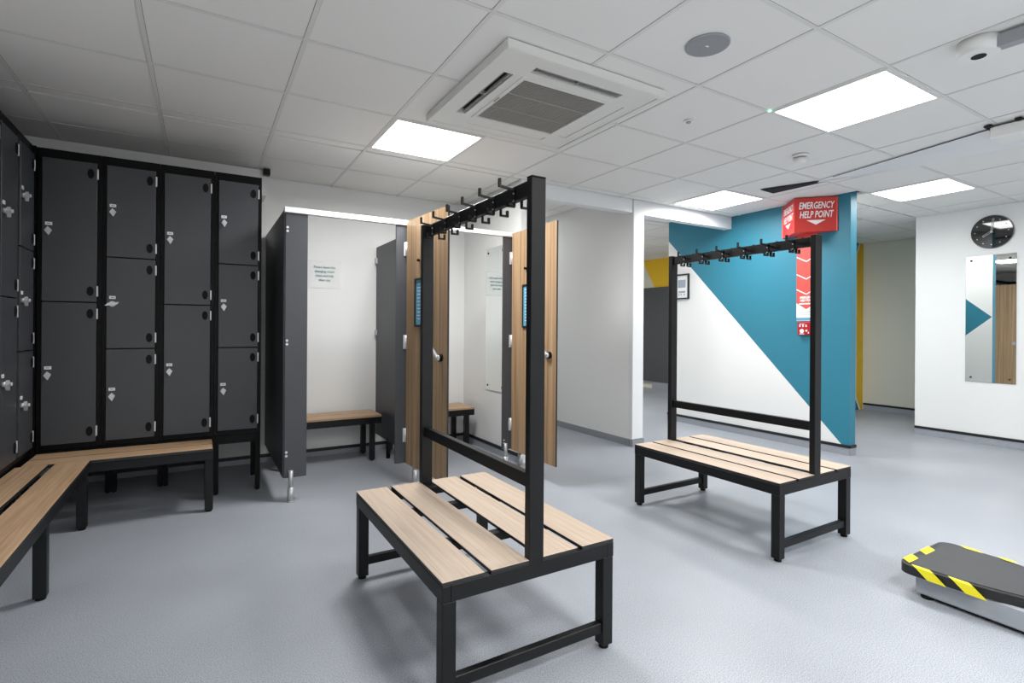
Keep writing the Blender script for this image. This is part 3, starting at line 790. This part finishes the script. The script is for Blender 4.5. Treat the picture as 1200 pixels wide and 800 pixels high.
# ------------------------------------------------------------------ clock
def clock():
    e = empty('wall_clock', (XR, 2.005, 2.122), 0, 'round black glass clock above the mirror', 'clock')
    R = .160
    bm = new_bm(); cyl(bm, (-.022, 0, 0), R, .021, axis='x', n=56); obj('face', bm, 'clock', e)
    bm = new_bm(); cyl(bm, (-.0015, 0, 0), R + .008, .001, axis='x', n=56); obj('back_plate', bm, 'trunk', e)
    for k in range(12):
        if k == 0: continue
        a = 2*PI*k/12; r = R*.80
        bm = new_bm(); cyl(bm, (-.0235, -math.sin(a)*r, math.cos(a)*r), .0042, .0017, axis='x', n=12); obj('hour_mark', bm, 'white', e)
    def hand(ang, ln, wd, x, name):
        # outlined hand: two long edges and a tip
        d = Vector((0, -math.sin(ang), math.cos(ang))); s = Vector((0, -math.cos(ang), -math.sin(ang))); o = Vector((x, 0, 0))
        bm = new_bm()
        for sg in (-1, 1): bar(bm, o + s*sg*wd - d*.012, o + s*sg*wd*.9 + d*ln, .0055, .0014)
        bar(bm, o - s*wd + d*ln, o + s*wd + d*ln, .0055, .0014)
        obj(name, bm, 'white', e)
    hand(math.radians(238), .078, .007, -.0245, 'hour_hand')
    hand(math.radians(7), .128, .006, -.0262, 'minute_hand')
    bm = new_bm(); bar(bm, (-.028, 0, 0), (-.028, math.sin(math.radians(62))*.09, math.cos(math.radians(62))*.05), .002, .001); obj('second_hand', bm, 'trunk', e)
    bm = new_bm(); cyl(bm, (-.030, 0, 0), .007, .008, axis='x', n=16); obj('hub', bm, 'white', e)
clock()

# ------------------------------------------------------------------ emergency help point on the teal wall
def help_sign():
    X = XBLUE; y0, y1 = 2.585, 3.118; ya = (y0 + y1)/2; z0, z1 = 2.052, ZC - .012; dx = .245
    e = empty('help_point_sign', (X, ya, z0), 0, 'red three sided EMERGENCY HELP POINT sign at the top of the teal wall', 'sign')
    H = z1 - z0; a, b = y1 - ya, y0 - ya
    bm = new_bm(); prism(bm, [(-.001, a), (-.001, b), (-dx, 0)], 0, H); obj('body', bm, 'red', e)
    for (yy) in (a, b):
        t = Vector((-dx, -yy, 0)).normalized()
        bm = new_bm()
        n = Vector((-abs(yy), dx*(1 if yy > 0 else -1), 0)).normalized()
        o = Vector((0, yy, 0)) + n*.001 + t*.012
        bar(bm, o + Vector((0, 0, .002)), o + Vector((0, 0, H - .002)), .003, .016); obj('edge_strip', bm, 'red_light', e)
    # right-hand face: from apex (-dx,0) to (0,b)
    for sgn in (1, -1):
        yy = b if sgn == 1 else a
        A = Vector((-dx, 0, 0)); B = Vector((0, yy, 0)); mid = (A + B)/2
        ex = (B - A).normalized() if sgn == 1 else (A - B).normalized()
        nrm = ex.cross(Vector((0, 0, 1)))
        o = mid + nrm*.0015
        L_ = (B - A).length
        text_mesh('lettering', 'EMERGENCY\nHELP POINT', .088, 'white', e, basis(o + Vector((0, 0, H*.63)), ex, (0, 0, 1)), spacing=.95, shear=.20, bold=.0016, width=L_*.82)
        w_ = L_*.22; P = [o - ex*w_ + Vector((0, 0, H*.34)), o + ex*w_ + Vector((0, 0, H*.34)), o + Vector((0, 0, H*.20))]
        bm = new_bm(); lo = [bm.verts.new(q) for q in P]; hi = [bm.verts.new(q + nrm*.001) for q in P]
        bm.faces.new(lo); bm.faces.new(hi[::-1])
        for i in range(3): bm.faces.new((lo[i], lo[(i+1) % 3], hi[(i+1) % 3], hi[i]))
        obj('arrow', bm, 'white', e)
    for z in (.03, H - .03):
        bm = new_bm(); cyl(bm, (-.012, b + .008, z), .006, .003, axis=(-1, -1, 0), n=10); obj('rivet', bm, 'red_light', e)
help_sign()
def banner():
    X = XBLUE; yl, yr = 2.968, 2.776; zt, zb = 2.052, 1.222
    e = empty('help_point_banner', (X, (yl + yr)/2, zb), 0, 'vertical red banner with white chevrons pointing down to the call box', 'sign')
    hw = (yl - yr)/2; H = zt - zb
    bm = new_bm(); box(bm, -.0035, -.0006, -hw, hw, 0, H); obj('board', bm, 'white', e)
    # red field ending in a downward arrow
    bm = new_bm(); prism(bm, [(hw, H - .001), (-hw, H - .001), (-hw, .175), (0, .112), (hw, .175)], -.0045, -.0035, axis='x'); obj('red_field', bm, 'red_light', e)
    bm = new_bm(); box(bm, -.0045, -.0035, -hw, hw, .004, .032); obj('blue_strip', bm, 'skyblue', e)
    for zc in (.735, .575, .405, .238 + .02):
        bm = new_bm(); x = -.0052; k = .050
        for sg in (-1, 1): bar(bm, (x, sg*hw*.98, zc + k), (x, 0, zc), .0014, .009)
        obj('chevron', bm, 'white', e)
    ex = (0, -1, 0)
    text_mesh('lettering', 'EMERGENCY\nHELP POINT', .030, 'white', e, basis((-.0052, -.006, .212), ex, (0, 0, 1)), spacing=.95, shear=.2, bold=.0010, width=hw*1.5)
    bm = new_bm(); box(bm, -.0056, -.0046, -hw*.72, hw*.72, .160, .172); obj('underline', bm, 'white', e)
    bm = new_bm()
    for z in (.06, .075, .09): box(bm, -.0042, -.0035, -hw*.8, hw*.7, z, z + .005)
    obj('small_print', bm, 'paper_grey', e)
banner()
def call_box():
    X = XBLUE; yl, yr, z0, z1 = 2.938, 2.800, 1.085, 1.212
    e = empty('help_point_box', (X, (yl + yr)/2, z0), 0, 'red call box with white symbols below the banner', 'call box')
    hw = (yl - yr)/2; H = z1 - z0
    bm = new_bm(); box(bm, -.038, -.0008, -hw, hw, 0, H, bev=.005); obj('case', bm, 'red_box', e)
    bm = new_bm(); box(bm, -.0405, -.038, -hw*.82, hw*.82, .008, H - .008, bev=.001); obj('cover', bm, 'red_box', e)
    bm = new_bm(); x0, x1 = -.0416, -.0405
    for y in (.042, .012, -.018): box(bm, x0, x1, y - .006, y + .006, .078, .100)
    box(bm, x0, x1, -.005, .046, .104, .109)
    obj('symbols', bm, 'white', e)
    bm = new_bm(); cyl(bm, (-.045, .022, .038), .020, .005, axis='x', n=18); obj('button', bm, 'white', e)
    bm = new_bm(); cyl(bm, (-.0455, -.022, .042), .010, .0055, axis='x', n=14); obj('lamp', bm, 'plate', e)
    bm = new_bm(); box(bm, x0, x1, -.046, -.036, .016, .030); box(bm, x0, x1, .0, .046, .008, .014); obj('marks', bm, 'white', e)
call_box()
def picture():
    X = XBLUE; yl, yr, z0, z1 = 4.50, 4.28, 1.50, 1.805
    e = empty('picture_frame', (X, (yl + yr)/2, z0), 0, 'black framed certificate on the white part of the teal wall', 'picture frame')
    hw = (yl - yr)/2; H = z1 - z0; t = .016
    bm = new_bm()
    for a, b, c, d in ((-hw, hw, 0, t), (-hw, hw, H - t, H), (-hw, -hw + t, t, H - t), (hw - t, hw, t, H - t)): box(bm, -.022, -.0008, a, b, c, d)
    obj('frame', bm, 'edge', e)
    bm = new_bm(); box(bm, -.008, -.001, -hw + t, hw - t, t, H - t); obj('sheet', bm, 'paper', e)
    bm = new_bm(); box(bm, -.0088, -.008, -.055, .06, .14, .235); box(bm, -.0088, -.008, -.05, .05, .075, .10)
    for y in (-.045, .0, .035): box(bm, -.0088, -.008, y, y + .02, .045, .065)
    obj('print', bm, 'paper_grey', e)
picture()

# ------------------------------------------------------------------ far cubicle panel beyond the beam
def far_panel():
    e = empty('far_cubicle_panel', (7.38, 7.0, 0), 0, 'dark grey cubicle panel in the far room beyond the beam', 'cubicle panel')
    bm = new_bm(); box(bm, -.01, .01, -1.4, 1.6, .14, 1.925); obj('panel', bm, 'panel', e)
    bm = new_bm(); box(bm, .0, .02, -1.4, .16, .0, .138); obj('plinth', bm, 'cove', e)
    for y in (.5, 1.4): 
        bm = new_bm(); cyl(bm, (0, y, 0), .02, .14, n=12); obj('foot', bm, 'rubber', e)
far_panel()

# ------------------------------------------------------------------ low platform with hazard tape
def platform():
    O = Vector((2.83, .70, 0))
    e = empty('step_platform', O, 0, 'low silver platform with charcoal deck and yellow hazard tape', 'platform')
    def outline(grow, n=6):
        # left/right edges with a gentle waist, corners rounded
        ya, yb = 1.078 + grow, .10 - grow; xl, xr = 2.588 - grow, 3.036 + grow; r = .05
        pts = []
        def arc(cx, cy, a0, a1):
            for i in range(n + 1):
                a = a0 + (a1 - a0)*i/n; pts.append((cx + r*math.cos(a) - O.x, cy + r*math.sin(a) - O.y))
        arc(xr - r, ya - r, 0, PI/2); arc(xl + r, ya - r, PI/2, PI)
        for y, dx in ((.86, .012), (.76, .035), (.66, .065), (.56, .08), (.46, .065), (.36, .035), (.26, .012)): pts.append((xl + dx - O.x, y - O.y))
        arc(xl + r, yb + r, PI, 1.5*PI); arc(xr - r, yb + r, 1.5*PI, 2*PI)
        for y, dx in ((.26, .012), (.36, .035), (.46, .065), (.56, .08), (.66, .065), (.76, .035), (.86, .012)): pts.append((xr - dx - O.x, y - O.y))
        return pts
    bm = new_bm(); prism(bm, outline(0), .096, .133); obj('deck_rim', bm, 'haz_black', e)
    bm = new_bm(); prism(bm, outline(-.022), .130, .1355); obj('deck_mat', bm, 'scale_deck', e)
    bm = new_bm(); box(bm, 2.625 - O.x, 3.0 - O.x, .16 - O.y, 1.025 - O.y, .014, .096, bev=.006); obj('base', bm, 'scale_body', e)
    bm = new_bm(); box(bm, 2.64 - O.x, 2.985 - O.x, .18 - O.y, 1.01 - O.y, .006, .014); obj('skid', bm, 'rubber', e)
    for x in (2.65, 2.975):
        for y in (.20, .99):
            bm = new_bm(); cyl(bm, (x - O.x, y - O.y, 0), .024, .016, n=18); obj('foot', bm, 'rubber', e)
    # tape patches: a slanted piece on the deck edge that folds down the side
    def patch_left(y0, y1, x):
        x -= O.x; ya, yb = y0 - O.y, y1 - O.y; sl = .045
        bm = new_bm()
        v = [bm.verts.new(q) for q in ((x - .0015, ya, .1355), (x - .0015, yb, .1355), (x + .02, yb + .02, .1360), (x + .02, ya + .02, .1360), (x - .0015, ya - sl, .097), (x - .0015, yb - sl, .097))]
        bm.faces.new((v[0], v[1], v[2], v[3])); bm.faces.new((v[0], v[4], v[5], v[1]))
        obj('hazard_tape', bm, 'haz_yellow', e)
    patch_left(.948, 1.013, 2.588); patch_left(.821, .888, 2.592)
    def patch_end(x0, x1):
        y = 1.078 - O.y; bm = new_bm()
        v = [bm.verts.new(q) for q in ((x0 - O.x, y + .0015, .1355), (x1 - O.x, y + .0015, .1355), (x1 - .03 - O.x, y - .035, .1360), (x0 - .03 - O.x, y - .035, .1360), (x0 + .03 - O.x, y + .0015, .102), (x1 + .03 - O.x, y + .0015, .102))]
        bm.faces.new((v[0], v[1], v[2], v[3])); bm.faces.new((v[0], v[4], v[5], v[1]))
        obj('hazard_tape', bm, 'haz_yellow', e)
    patch_end(2.645, 2.73); patch_end(2.805, 2.895)
    def patch_right(y0, y1, x):
        bm = new_bm(); x -= O.x
        v = [bm.verts.new(q) for q in ((x + .0015, y0 - O.y, .1355), (x + .0015, y1 - O.y, .1355), (x - .022, y1 - .03 - O.y, .1360), (x - .022, y0 - .03 - O.y, .1360))]
        bm.faces.new(v); obj('hazard_tape', bm, 'haz_yellow', e)
    patch_right(.948, 1.013, 3.036); patch_right(.828, .878, 3.032)
platform()
bpy.context.view_layer.update()
